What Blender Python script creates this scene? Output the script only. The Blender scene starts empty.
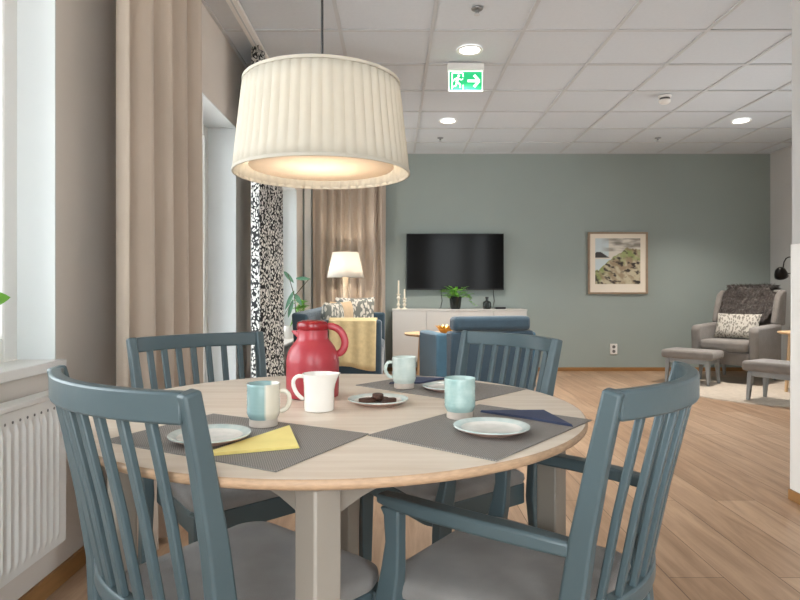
import bpy, bmesh, math, random
from mathutils import Vector, Matrix, noise
random.seed(7)
PI = math.pi
C = bpy.context.scene.collection
R = math.radians

# ------------------------------------------------------------------ helpers
def lin(c):
    return c / 12.92 if c <= 0.04045 else ((c + 0.055) / 1.055) ** 2.4
def rgb(r, g, b):
    return (lin(r / 255), lin(g / 255), lin(b / 255), 1)

def new_mat(name):
    m = bpy.data.materials.new(name); m.use_nodes = True
    nt = m.node_tree
    return m, nt, nt.nodes, nt.links, nt.nodes['Principled BSDF']

def mat(name, col, rough=0.5, var=0.06, scale=6, bump=0.0, bscale=80, metal=0, spec=0.5, sheen=0, stretch=(1, 1, 1), coat=0):
    m, nt, N, L, b = new_mat(name)
    tc = N.new('ShaderNodeTexCoord'); mp = N.new('ShaderNodeMapping')
    mp.inputs['Scale'].default_value = stretch
    L.new(tc.outputs['Object'], mp.inputs['Vector'])
    nz = N.new('ShaderNodeTexNoise'); nz.inputs['Scale'].default_value = scale; nz.inputs['Detail'].default_value = 5
    L.new(mp.outputs['Vector'], nz.inputs['Vector'])
    rp = N.new('ShaderNodeValToRGB')
    rp.color_ramp.elements[0].position = 0.3; rp.color_ramp.elements[1].position = 0.7
    rp.color_ramp.elements[0].color = tuple(x * (1 - var) for x in col[:3]) + (1,)
    rp.color_ramp.elements[1].color = tuple(min(1, x * (1 + var)) for x in col[:3]) + (1,)
    L.new(nz.outputs['Fac'], rp.inputs['Fac'])
    L.new(rp.outputs['Color'], b.inputs['Base Color'])
    b.inputs['Roughness'].default_value = rough; b.inputs['Metallic'].default_value = metal
    b.inputs['Specular IOR Level'].default_value = spec
    b.inputs['Sheen Weight'].default_value = sheen
    b.inputs['Coat Weight'].default_value = coat
    if bump:
        n2 = N.new('ShaderNodeTexNoise'); n2.inputs['Scale'].default_value = bscale; n2.inputs['Detail'].default_value = 3
        L.new(mp.outputs['Vector'], n2.inputs['Vector'])
        bp = N.new('ShaderNodeBump'); bp.inputs['Strength'].default_value = bump; bp.inputs['Distance'].default_value = 0.01
        L.new(n2.outputs['Fac'], bp.inputs['Height']); L.new(bp.outputs['Normal'], b.inputs['Normal'])
    return m

class MB:
    def __init__(self): self.v = []; self.f = []; self.mi = []; self.cur = 0
    def add(self, vs, fs):
        o = len(self.v); self.v += [tuple(p) for p in vs]
        for f in fs: self.f.append(tuple(i + o for i in f)); self.mi.append(self.cur)
        return self
    def box(self, x0, x1, y0, y1, z0, z1, M=None):
        vs = [Vector((x, y, z)) for z in (z0, z1) for y in (y0, y1) for x in (x0, x1)]
        if M is not None: vs = [M @ p for p in vs]
        return self.add(vs, [(0, 2, 3, 1), (4, 5, 7, 6), (0, 1, 5, 4), (2, 6, 7, 3), (0, 4, 6, 2), (1, 3, 7, 5)])
    def sweep(self, pts, secs, up=(0, 1, 0), n=4, power=None):
        pts = [Vector(p) for p in pts]; up = Vector(up)
        if not isinstance(secs, list): secs = [secs] * len(pts)
        vs = []
        if n == 4: shape = [(-.5, -.5), (.5, -.5), (.5, .5), (-.5, .5)]
        else: shape = [(.5 * math.cos(2 * PI * k / n), .5 * math.sin(2 * PI * k / n)) for k in range(n)]
        for i, p in enumerate(pts):
            T = (pts[min(i + 1, len(pts) - 1)] - pts[max(i - 1, 0)]).normalized()
            S = T.cross(up)
            if S.length < 1e-4: S = T.cross(Vector((1, 0, 0)))
            S.normalize(); U = S.cross(T)
            for a, b in shape: vs.append(p + S * a * secs[i][0] + U * b * secs[i][1])
        fs = []
        for i in range(len(pts) - 1):
            for k in range(n):
                a = i * n + k; b = i * n + (k + 1) % n
                fs.append((a, b, b + n, a + n))
        fs.append(tuple(reversed(range(n)))); e = (len(pts) - 1) * n; fs.append(tuple(range(e, e + n)))
        return self.add(vs, fs)
    def tube(self, pts, r, n=10):
        return self.sweep(pts, [(2 * r, 2 * r)] * len(pts) if not isinstance(r, list) else [(2 * q, 2 * q) for q in r], up=(0.137, 0.99, 0.05), n=n)
    def lathe(self, prof, n=40, c=(0, 0, 0), M=None):
        vs = []; fs = []
        for r, z in prof:
            for k in range(n):
                a = 2 * PI * k / n; vs.append(Vector((c[0] + max(r, 1e-5) * math.cos(a), c[1] + max(r, 1e-5) * math.sin(a), c[2] + z)))
        if M is not None: vs = [M @ p for p in vs]
        for i in range(len(prof) - 1):
            for k in range(n):
                a = i * n + k; b = i * n + (k + 1) % n; fs.append((a, b, b + n, a + n))
        return self.add(vs, fs)
    def grid(self, fn, nu, nv, closed=False):
        vs = [fn(i / nu, j / nv) for j in range(nv + 1) for i in range(nu + 1)]
        fs = [(j * (nu + 1) + i, j * (nu + 1) + i + 1, (j + 1) * (nu + 1) + i + 1, (j + 1) * (nu + 1) + i) for j in range(nv) for i in range(nu)]
        return self.add(vs, fs)
    def prism(self, poly, z0, z1, M=None):
        n = len(poly)
        vs = [Vector((x, y, z0)) for x, y in poly] + [Vector((x, y, z1)) for x, y in poly]
        if M is not None: vs = [M @ p for p in vs]
        fs = [tuple(reversed(range(n))), tuple(range(n, 2 * n))] + [(k, (k + 1) % n, n + (k + 1) % n, n + k) for k in range(n)]
        return self.add(vs, fs)
    def pillow(self, w, h, t, M=None, n=14, pw=4):
        for s in (1, -1):
            def fn(u, v):
                a = 2 * u - 1; b = 2 * v - 1
                th = max(0, (1 - abs(a) ** pw)) ** .5 * max(0, (1 - abs(b) ** pw)) ** .5
                k = 1 - .06 * (1 - abs(a) ** 2) * abs(b) ** 3; k2 = 1 - .06 * (1 - abs(b) ** 2) * abs(a) ** 3
                p = Vector((a * w / 2 * k2, b * h / 2 * k, s * t / 2 * th))
                return M @ p if M is not None else p
            o = len(self.f); self.grid(fn, n, n)
            if s < 0:
                for i in range(o, len(self.f)): self.f[i] = tuple(reversed(self.f[i]))
        return self
    def build(self, name, m, parent=None, smooth=False, bevel=0, seg=2, weld=True, sub=0, solid=0):
        me = bpy.data.meshes.new(name); me.from_pydata(self.v, [], self.f)
        ms = m if isinstance(m, (list, tuple)) else [m]
        for q in ms: me.materials.append(q)
        if len(ms) > 1:
            for p, i in zip(me.polygons, self.mi): p.material_index = i
        bm = bmesh.new(); bm.from_mesh(me)
        if weld: bmesh.ops.remove_doubles(bm, verts=bm.verts, dist=1e-5)
        bmesh.ops.recalc_face_normals(bm, faces=bm.faces)
        bm.to_mesh(me); bm.free()
        o = bpy.data.objects.new(name, me); C.objects.link(o)
        if parent is not None: o.parent = parent
        if solid:
            q = o.modifiers.new('s', 'SOLIDIFY'); q.thickness = solid; q.offset = 0
        if bevel:
            q = o.modifiers.new('b', 'BEVEL'); q.width = bevel; q.segments = seg; q.limit_method = 'ANGLE'; q.angle_limit = R(40)
        if sub:
            q = o.modifiers.new('u', 'SUBSURF'); q.levels = sub; q.render_levels = sub
        if smooth or bevel or sub:
            for p in me.polygons: p.use_smooth = True
            if not smooth and not sub:
                try: me.set_sharp_from_angle(angle=R(40))
                except Exception: pass
            elif smooth:
                try: me.set_sharp_from_angle(angle=R(50))
                except Exception: pass
        return o

def tag(o, label, cat, group=None, kind=None):
    o['label'] = label; o['category'] = cat
    if group: o['group'] = group
    if kind: o['kind'] = kind
    return o
def thing(name, label, cat, loc=(0, 0, 0), rz=0, group=None):
    o = bpy.data.objects.new(name, None); C.objects.link(o)
    o.location = loc; o.rotation_euler = (0, 0, rz); o.empty_display_size = .1
    return tag(o, label, cat, group)
def struct(o):
    o['kind'] = 'structure'; return o
def copy_thing(root, loc, rz, label, group=None):
    r = root.copy(); C.objects.link(r); r.location = loc; r.rotation_euler = (0, 0, rz); r['label'] = label
    if group: r['group'] = group
    for ch in list(root.children):
        c = ch.copy(); C.objects.link(c); c.parent = r
        for g in list(ch.children):
            d = g.copy(); C.objects.link(d); d.parent = c
    return r
def lamp(kind, name, loc, energy, col=(1, 1, 1), size=.1, rot=None, spot=None, blend=.5):
    l = bpy.data.lights.new(name, kind); l.energy = energy; l.color = col
    if kind == 'AREA': l.shape = 'DISK'; l.size = size; l.spread = R(110)
    else: l.shadow_soft_size = size
    if spot: l.spot_size = R(spot); l.spot_blend = blend
    o = bpy.data.objects.new(name, l); C.objects.link(o); o.location = loc
    if rot: o.rotation_euler = rot
    return o
def TRS(loc, rx=0, ry=0, rz=0):
    return Matrix.Translation(Vector(loc)) @ Matrix.Rotation(rz, 4, 'Z') @ Matrix.Rotation(ry, 4, 'Y') @ Matrix.Rotation(rx, 4, 'X')

# ------------------------------------------------------------------ camera
F = 608.0; CX, CY, H = 394.0, 291.0, 0.99
cam = bpy.data.cameras.new('camera'); co = bpy.data.objects.new('camera', cam); C.objects.link(co)
cam.sensor_fit = 'HORIZONTAL'; cam.sensor_width = 36; cam.lens = F / 800 * 36
cam.shift_x = (400 - CX) / 800; cam.shift_y = (CY - 300) / 800
co.location = (0, 0, H); co.rotation_euler = (PI / 2, 0, 0); cam.clip_start = .02
bpy.context.scene.camera = co
def at(px, py, Y): return Vector(((px - CX) / F * Y, Y, H - (py - CY) / F * Y))

# ------------------------------------------------------------------ materials
M = {}
M['wall'] = mat('beige_wall', rgb(220, 211, 202), .85, .02, 3, .03, 300)
M['sage'] = mat('sage_wall', rgb(152, 162, 157), .8, .02, 2, .03, 300)
M['greywall'] = mat('pale_grey_wall', rgb(190, 188, 185), .85, .02, 2, .03, 300)
M['reveal'] = mat('white_reveal', rgb(226, 230, 230), .6, .01, 3)
M['white'] = mat('white_paint', rgb(232, 230, 226), .4, .01, 3)
M['tile'] = mat('ceiling_tile', rgb(208, 213, 218), .9, .015, 40, .05, 400)
M['tbar'] = mat('ceiling_bar', rgb(196, 198, 200), .6, .01, 3)
M['paint'] = mat('blue_grey_paint', rgb(79, 95, 100), .33, .05, 5, .03, 60)
M['seat'] = mat('grey_seat_fabric', rgb(140, 136, 133), .9, .16, 11, .25, 700, sheen=.3)
M['tablepaint'] = mat('greige_paint', rgb(150, 142, 132), .45, .03, 5)
M['bwood'] = mat('base_oak', rgb(150, 108, 62), .5, .15, 6, stretch=(1, 1, 8))
M['oak'] = mat('pale_oak', rgb(206, 172, 132), .5, .1, 6, stretch=(10, 10, 1))
M['curtain'] = mat('beige_curtain', rgb(184, 168, 152), .9, .04, 3, .15, 900, sheen=.2)
M['navy'] = mat('navy_fabric', rgb(44, 66, 80), .9, .1, 12, .2, 600, sheen=.3)
M['blue'] = mat('blue_fabric', rgb(64, 102, 124), .9, .1, 12, .2, 600, sheen=.3)
M['black'] = mat('black_plastic', rgb(20, 20, 22), .35, .05, 5)
M['blackmetal'] = mat('black_metal', rgb(26, 23, 21), .35, .05, 5, metal=.6)
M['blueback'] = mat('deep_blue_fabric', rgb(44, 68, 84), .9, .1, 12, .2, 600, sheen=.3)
M['greyfab'] = mat('taupe_grey_fabric', rgb(128, 122, 117), .95, .08, 14, .25, 600, sheen=.2)
M['greywood'] = mat('grey_stained_wood', rgb(140, 142, 142), .5, .08, 8)
M['cabinet'] = mat('greige_lacquer', rgb(198, 195, 190), .45, .01, 3)
M['porcelain'] = mat('white_porcelain', rgb(236, 230, 222), .18, .02, 4, coat=.4)
M['red'] = mat('red_plastic', rgb(168, 50, 60), .38, .04, 5, coat=.2)
M['darkred'] = mat('dark_red_plastic', rgb(140, 18, 28), .25, .04, 5, coat=.3)
M['yellow'] = mat('yellow_paper', rgb(244, 224, 142), .8, .04, 20, .08, 300)
M['bluepaper'] = mat('blue_paper', rgb(62, 70, 96), .8, .04, 20, .08, 300)
M['gold'] = mat('gold_metal', rgb(205, 160, 80), .35, .2, 15, metal=.7)
M['leaf'] = mat('green_leaf', rgb(112, 172, 60), .45, .25, 12)
M['leafdark'] = mat('dark_leaf', rgb(104, 150, 120), .45, .25, 12)
M['stem'] = mat('brown_stem', rgb(92, 84, 60), .7, .2, 12)
M['soil'] = mat('soil', rgb(52, 40, 30), .95, .3, 40)
M['cream'] = mat('cream_wax', rgb(232, 224, 206), .5, .05, 12)
M['rug'] = mat('cream_rug', rgb(184, 172, 158), .95, .08, 30, .4, 300)
M['throw'] = mat('mustard_throw', rgb(212, 194, 150), .95, .08, 30, .3, 500)
M['biscuit'] = mat('chocolate_biscuit', rgb(74, 44, 30), .6, .3, 60, .3, 200)
M['darkgreen'] = mat('dark_glass', rgb(30, 36, 34), .12, .05, 5)
M['alu'] = mat('grey_metal', rgb(150, 150, 150), .4, .05, 5, metal=.8)
M['sheep'] = mat('dark_sheepskin', rgb(84, 76, 72), .95, .4, 25, .6, 120, sheen=.4)

def wood_table():
    m, nt, N, L, b = new_mat('birch_top')
    tc = N.new('ShaderNodeTexCoord'); mp = N.new('ShaderNodeMapping'); mp.inputs['Scale'].default_value = (2.2, 26, 26)
    mp.inputs['Rotation'].default_value = (0, 0, R(28))
    L.new(tc.outputs['Object'], mp.inputs['Vector'])
    nz = N.new('ShaderNodeTexNoise'); nz.inputs['Scale'].default_value = 1.6; nz.inputs['Detail'].default_value = 6
    L.new(mp.outputs['Vector'], nz.inputs['Vector'])
    rp = N.new('ShaderNodeValToRGB'); rp.color_ramp.elements[0].position = .3; rp.color_ramp.elements[1].position = .72
    rp.color_ramp.elements[0].color = rgb(214, 196, 176); rp.color_ramp.elements[1].color = rgb(232, 218, 202)
    L.new(nz.outputs['Fac'], rp.inputs['Fac']); L.new(rp.outputs['Color'], b.inputs['Base Color'])
    b.inputs['Roughness'].default_value = .42
    return m
M['birch'] = wood_table()
M['birchedge'] = mat('birch_edge', rgb(188, 156, 126), .45, .14, 22, stretch=(3, 3, 14))

def floor_mat():
    m, nt, N, L, b = new_mat('oak_floor')
    tc = N.new('ShaderNodeTexCoord'); mp = N.new('ShaderNodeMapping'); mp.inputs['Rotation'].default_value = (0, 0, PI / 2)
    L.new(tc.outputs['Object'], mp.inputs['Vector'])
    br = N.new('ShaderNodeTexBrick'); br.offset = .37; br.inputs['Scale'].default_value = 1
    br.inputs['Brick Width'].default_value = 2.1; br.inputs['Row Height'].default_value = .19
    br.inputs['Mortar Size'].default_value = .002; br.inputs['Mortar Smooth'].default_value = .2
    br.inputs['Color1'].default_value = rgb(188, 158, 131); br.inputs['Color2'].default_value = rgb(163, 131, 104)
    br.inputs['Mortar'].default_value = rgb(104, 78, 58); br.inputs['Bias'].default_value = -.1
    L.new(mp.outputs['Vector'], br.inputs['Vector'])
    m2 = N.new('ShaderNodeMapping'); m2.inputs['Scale'].default_value = (9, .8, 1); L.new(tc.outputs['Object'], m2.inputs['Vector'])
    nz = N.new('ShaderNodeTexNoise'); nz.inputs['Scale'].default_value = 2.2; nz.inputs['Detail'].default_value = 8; nz.inputs['Roughness'].default_value = .65
    nz.inputs['Distortion'].default_value = .6
    L.new(m2.outputs['Vector'], nz.inputs['Vector'])
    rp = N.new('ShaderNodeValToRGB'); rp.color_ramp.elements[0].position = .28; rp.color_ramp.elements[1].position = .62
    rp.color_ramp.elements[0].color = (.50, .44, .40, 1); rp.color_ramp.elements[1].color = (1.0, 1.0, 1.0, 1)
    L.new(nz.outputs['Fac'], rp.inputs['Fac'])
    mx = N.new('ShaderNodeMix'); mx.data_type = 'RGBA'; mx.blend_type = 'MULTIPLY'; mx.inputs[0].default_value = .85
    L.new(br.outputs['Color'], mx.inputs[6]); L.new(rp.outputs['Color'], mx.inputs[7])
    L.new(mx.outputs[2], b.inputs['Base Color']); b.inputs['Roughness'].default_value = .36
    bp = N.new('ShaderNodeBump'); bp.inputs['Strength'].default_value = .12; bp.inputs['Distance'].default_value = .004; bp.invert = True
    L.new(br.outputs['Fac'], bp.inputs['Height']); L.new(bp.outputs['Normal'], b.inputs['Normal'])
    return m
M['floor'] = floor_mat()

def woven_mat():
    m, nt, N, L, b = new_mat('woven_grey')
    tc = N.new('ShaderNodeTexCoord')
    ck = N.new('ShaderNodeTexChecker'); ck.inputs['Scale'].default_value = 420
    ck.inputs['Color1'].default_value = rgb(152, 146, 140); ck.inputs['Color2'].default_value = rgb(112, 107, 103)
    L.new(tc.outputs['Object'], ck.inputs['Vector']); L.new(ck.outputs['Color'], b.inputs['Base Color'])
    b.inputs['Roughness'].default_value = .6
    bp = N.new('ShaderNodeBump'); bp.inputs['Strength'].default_value = .4; bp.inputs['Distance'].default_value = .002
    L.new(ck.outputs['Fac'], bp.inputs['Height']); L.new(bp.outputs['Normal'], b.inputs['Normal'])
    return m
M['woven'] = woven_mat()

def leaf_fabric(name, dark, light, sc=30, th=.36, coord='UV'):
    m, nt, N, L, b = new_mat(name)
    tc = N.new('ShaderNodeTexCoord')
    nz = N.new('ShaderNodeTexNoise'); nz.inputs['Scale'].default_value = 9
    L.new(tc.outputs[coord], nz.inputs['Vector'])
    ad = N.new('ShaderNodeMix'); ad.data_type = 'RGBA'; ad.blend_type = 'LINEAR_LIGHT'; ad.inputs[0].default_value = .035
    L.new(tc.outputs[coord], ad.inputs[6]); L.new(nz.outputs['Color'], ad.inputs[7])
    mp = N.new('ShaderNodeMapping'); mp.inputs['Scale'].default_value = (1.7, .9, 1.2); mp.inputs['Rotation'].default_value = (0, 0, R(24))
    L.new(ad.outputs[2], mp.inputs['Vector'])
    vo = N.new('ShaderNodeTexVoronoi'); vo.inputs['Scale'].default_value = sc; vo.feature = 'F1'
    L.new(mp.outputs['Vector'], vo.inputs['Vector'])
    rp = N.new('ShaderNodeValToRGB'); rp.color_ramp.elements[0].position = th; rp.color_ramp.elements[1].position = th + .08
    rp.color_ramp.elements[0].color = light; rp.color_ramp.elements[1].color = dark
    L.new(vo.outputs['Distance'], rp.inputs['Fac']); L.new(rp.outputs['Color'], b.inputs['Base Color'])
    b.inputs['Roughness'].default_value = .9
    return m
M['leafcurtain'] = leaf_fabric('leaf_print_curtain', rgb(34, 36, 38), rgb(214, 212, 206), 52, .44)
M['leafcushion'] = leaf_fabric('leaf_print_cushion', rgb(196, 190, 180), rgb(128, 122, 114), 30, .40, 'Object')
M['patterncushion'] = leaf_fabric('speckled_cushion', rgb(120, 122, 116), rgb(214, 208, 196), 22, .42, 'Object')

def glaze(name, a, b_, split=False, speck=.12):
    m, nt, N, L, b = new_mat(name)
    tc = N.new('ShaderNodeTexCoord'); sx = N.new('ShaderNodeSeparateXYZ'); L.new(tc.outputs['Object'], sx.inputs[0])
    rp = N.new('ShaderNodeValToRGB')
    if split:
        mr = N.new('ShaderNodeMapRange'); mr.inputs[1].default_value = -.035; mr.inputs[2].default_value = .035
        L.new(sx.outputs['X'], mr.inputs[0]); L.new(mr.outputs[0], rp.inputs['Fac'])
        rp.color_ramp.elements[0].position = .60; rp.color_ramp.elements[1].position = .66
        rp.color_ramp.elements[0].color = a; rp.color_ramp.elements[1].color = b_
    else:
        nz = N.new('ShaderNodeTexNoise'); nz.inputs['Scale'].default_value = 34; nz.inputs['Detail'].default_value = 4
        L.new(tc.outputs['Object'], nz.inputs['Vector']); L.new(nz.outputs['Fac'], rp.inputs['Fac'])
        rp.color_ramp.elements[0].position = .35; rp.color_ramp.elements[1].position = .68
        rp.color_ramp.elements[0].color = a; rp.color_ramp.elements[1].color = b_
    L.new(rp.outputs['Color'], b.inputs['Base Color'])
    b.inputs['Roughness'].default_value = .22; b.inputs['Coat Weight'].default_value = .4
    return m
M['tealglaze'] = glaze('teal_glaze', rgb(152, 182, 178), rgb(184, 206, 200))
M['mintglaze'] = glaze('mint_glaze', rgb(188, 204, 198), rgb(210, 220, 213))
M['tealcream'] = glaze('teal_and_cream_mug', rgb(142, 172, 172), rgb(218, 210, 194), True)  # colour steps from teal to cream across the mug's width
M['plateglaze'] = glaze('plate_glaze', rgb(222, 220, 212), rgb(238, 232, 224))
M['platerim'] = glaze('plate_rim_glaze', rgb(190, 206, 202), rgb(222, 226, 220))
M['clay'] = mat('bare_clay', rgb(190, 178, 166), .5, .1, 30)
M['platebase'] = mat('pink_clay', rgb(190, 156, 142), .6, .08, 30)

def glass_mat():
    m = bpy.data.materials.new('window_glass'); m.use_nodes = True; nt = m.node_tree; nt.nodes.clear()
    o = nt.nodes.new('ShaderNodeOutputMaterial'); mx = nt.nodes.new('ShaderNodeMixShader')
    t = nt.nodes.new('ShaderNodeBsdfTransparent'); g = nt.nodes.new('ShaderNodeBsdfGlossy'); g.inputs['Roughness'].default_value = .02
    fr = nt.nodes.new('ShaderNodeFresnel'); fr.inputs['IOR'].default_value = 1.45
    nt.links.new(fr.outputs[0], mx.inputs[0]); nt.links.new(t.outputs[0], mx.inputs[1]); nt.links.new(g.outputs[0], mx.inputs[2])
    nt.links.new(mx.outputs[0], o.inputs['Surface'])
    return m
M['glass'] = glass_mat()

def shade_mat(name, col, tr=.5, bump=False):
    m = bpy.data.materials.new(name); m.use_nodes = True; nt = m.node_tree; nt.nodes.clear(); N = nt.nodes
    o = N.new('ShaderNodeOutputMaterial'); mx = N.new('ShaderNodeMixShader'); mx.inputs[0].default_value = tr
    d = N.new('ShaderNodeBsdfDiffuse'); t = N.new('ShaderNodeBsdfTranslucent')
    tc = N.new('ShaderNodeTexCoord'); nz = N.new('ShaderNodeTexNoise'); nz.inputs['Scale'].default_value = 40
    rp = N.new('ShaderNodeValToRGB'); rp.color_ramp.elements[0].color = tuple(x * .95 for x in col[:3]) + (1,); rp.color_ramp.elements[1].color = col
    nt.links.new(tc.outputs['Object'], nz.inputs['Vector']); nt.links.new(nz.outputs['Fac'], rp.inputs['Fac'])
    nt.links.new(rp.outputs['Color'], d.inputs['Color']); nt.links.new(rp.outputs['Color'], t.inputs['Color'])
    nt.links.new(d.outputs[0], mx.inputs[1]); nt.links.new(t.outputs[0], mx.inputs[2]); nt.links.new(mx.outputs[0], o.inputs['Surface'])
    return m
M['shade'] = shade_mat('pleated_shade_fabric', rgb(212, 206, 193), .30)
M['shadewhite'] = shade_mat('white_shade_fabric', rgb(240, 236, 230), .5)
M['diffuser'] = shade_mat('diffuser_acrylic', rgb(246, 236, 224), .6)
def emis(name, col, s):
    m, nt, N, L, b = new_mat(name)
    b.inputs['Base Color'].default_value = col; b.inputs['Emission Color'].default_value = col; b.inputs['Emission Strength'].default_value = s
    return m
M['glow'] = emis('lit_lens', (1, .96, .9, 1), 4)
M['signgreen'] = emis('lit_green', rgb(20, 190, 120), .55)
M['signwhite'] = emis('lit_white', rgb(245, 255, 250), .8)
def tv_mat():
    m, nt, N, L, b = new_mat('screen')
    nz = N.new('ShaderNodeTexNoise'); nz.inputs['Scale'].default_value = 2
    rp = N.new('ShaderNodeValToRGB'); rp.color_ramp.elements[0].color = (.003, .003, .003, 1); rp.color_ramp.elements[1].color = (.005, .005, .005, 1)
    L.new(nz.outputs['Fac'], rp.inputs['Fac']); L.new(rp.outputs['Color'], b.inputs['Base Color'])
    b.inputs['Roughness'].default_value = .12; b.inputs['Specular IOR Level'].default_value = .12
    return m
M['screen'] = tv_mat()

# ------------------------------------------------------------------ room shell
XL, XR, YB, YF, ZC = -1.13, 4.66, 7.53, -1.7, 2.69
XN, YN, TN = 1.885, 2.58, .30
struct(MB().box(XL - .3, XR + .2, YF - .2, YB + .2, -.1, 0).build('floor', M['floor']))
cb = MB()
cb.box(XL - .3, XR + .2, YF - .2, YB + .2, ZC + .008, ZC + .1)
cb.cur = 1
x = .248 - 1.2 - .6
while x < XR + .1:
    if x > XL - .05: cb.box(max(x - .012, XL), x + .012, YF, YB, ZC, ZC + .009)
    x += .6
y = .375 - 3.6
while y < YB:
    if y > YF: cb.box(XL, XR, y - .012, y + .012, ZC - .0006, ZC + .009)
    y += .6
cb.box(XL, XL + .02, YF, YB, ZC - .002, ZC + .009); cb.box(XL, XR, YB - .02, YB, ZC - .002, ZC + .009); cb.box(XR - .02, XR, YN, YB, ZC - .002, ZC + .009)
struct(cb.build('ceiling', [M['tile'], M['tbar']], weld=False))
struct(MB().box(XL - .3, XR + .2, YB, YB + .15, 0, ZC + .05).build('wall_back', M['sage']))
rb_ = MB(); ry0, ry1, rz0, rz1 = 3.5, 6.2, .75, 2.35  # gap in the wall for the added fill window
rb_.box(XR, XR + .2, YN + TN, ry0, 0, ZC + .05).box(XR, XR + .2, ry1, YB, 0, ZC + .05).box(XR, XR + .2, ry0, ry1, 0, rz0 - .034).box(XR, XR + .2, ry0, ry1, rz1, ZC + .05)
struct(rb_.build('wall_right', M['greywall']))
wins = [(.55, 2.03, .762, 2.20), (3.10, 4.35, .08, 2.16), (5.35, 7.05, .45, 2.16)]
wl = MB(); T = .27
ys = YF - .2
for (a, b, z0, z1) in wins:
    wl.box(XL - T, XL, ys, a, 0, ZC + .05)
    wl.box(XL - T, XL, a, b, 0, z0 - .034); wl.box(XL - T, XL, a, b, z1, ZC + .05)
    ys = b
wl.box(XL - T, XL, ys, YB, 0, ZC + .05)
struct(wl.build('wall_left', M['wall']))
# window linings (white reveals), frames, panes
for i, (a, b, z0, z1) in enumerate(wins):
    fx = XL - (.125 if i == 0 else .20)
    lm = MB(); t = .006
    lm.box(fx, XL + .001, a, a + t, z0, z1).box(fx, XL + .001, b - t, b, z0, z1).box(fx, XL + .001, a, b, z1 - t, z1)
    w = struct(lm.build('window_%d' % (i + 1), M['reveal']))
    fm = MB(); s = .075
    fm.box(fx - .05, fx, a, a + s, z0, z1).box(fx - .05, fx, b - s, b, z0, z1).box(fx - .05, fx, a + s, b - s, z0, z0 + s).box(fx - .05, fx, a + s, b - s, z1 - s, z1)
    if i != 1:
        fm.box(fx - .05, fx, (a + b) / 2 - .04, (a + b) / 2 + .04, z0 + s, z1 - s)
    wf = fm.build('window_frame', M['white'], w, bevel=.006)
    MB().box(fx - .03, fx - .024, a + s, b - s, z0 + s, z1 - s).build('pane', M['glass'], wf)
    if i == 0:
        MB().box(fx, XL + .028, a - .04, b + .02, z0 - .033, z0).build('window_sill', M['white'], w, bevel=.004)
    elif i == 2:
        MB().box(fx, XL + .03, a - .02, b + .02, z0 - .03, z0).build('window_sill', M['white'], w, bevel=.004)
    else:
        MB().box(fx, XL + .001, a, b, z0 - .033, z0).build('window_sill', M['reveal'], w, bevel=.004)
fm = MB(); s = .06  # added window, out of view, put in to fill the lounge with daylight
for (a, b, z0, z1) in ((ry0, ry1, rz0, rz0 + s), (ry0, ry1, rz1 - s, rz1), (ry0, ry0 + s, rz0, rz1), (ry1 - s, ry1, rz0, rz1), ((ry0 + ry1) / 2 - .03, (ry0 + ry1) / 2 + .03, rz0, rz1)):
    fm.box(XR + .12, XR + .17, a, b, z0, z1)
w = struct(fm.build('window_4', M['white']))
MB().box(XR + .14, XR + .146, ry0 + s, ry1 - s, rz0 + s, rz1 - s).build('pane', M['glass'], w)
MB().box(XR - .02, XR + .12, ry0 - .02, ry1 + .02, rz0 - .033, rz0).build('window_sill', M['white'], w, bevel=.004)
# rear wall behind the viewpoint with unseen openings added for fill daylight, two placed by the television reflection, and the hall wall on the right
rw = MB(); oz0, oz1 = .05, 2.6
ops = [(-1.05, .20), (1.04, 1.86), (2.2, 2.66)]; xs_ = XL - .27
for (a_, b_) in ops:
    rw.box(xs_, a_, YF - .15, YF, 0, ZC + .05).box(a_, b_, YF - .15, YF, 0, oz0).box(a_, b_, YF - .15, YF, oz1, ZC + .05); xs_ = b_
rw.box(xs_, XR + .15, YF - .15, YF, 0, ZC + .05)
struct(rw.build('wall_rear', M['wall']))
struct(MB().box(XN, XR + .15, YN, YN + TN, 0, ZC + .05).build('wall_entrance', M['greywall']))
struct(MB().box(3.2, 3.35, YF, YN, 0, ZC + .05).build('wall_hall', M['wall']))
# baseboards, corner guard
def base(name, *bx): 
    m = MB()
    for q in bx: m.box(*q)
    return struct(m.build(name, M['bwood'], bevel=.003))
base('baseboard_left', (XL, XL + .014, YF, 3.10, .0, .065), (XL, XL + .014, 4.35, YB, 0, .065))
base('baseboard_back', (XL, XR, YB - .014, YB, 0, .045))
base('baseboard_right', (XR - .014, XR, YN + TN, YB, 0, .045))
base('baseboard_entrance', (XN - .012, XN, YN - .012, YN + TN + .012, 0, .05), (XN, 3.2, YN - .012, YN, 0, .05))
g = MB()
g.box(XN - .004, XN, YN - .004, YN + TN + .004, .052, 1.21).box(XN - .004, XN + .06, YN - .004, YN, .052, 1.21).box(XN - .004, XN + .06, YN + TN, YN + TN + .004, .052, 1.21)
struct(g.build('trim_1', M['white'], bevel=.002))

struct(MB().box(-1.105, -1.02, YB - .03, YB, .045, 2.45).build('trim_2', M['white'], bevel=.003))
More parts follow.
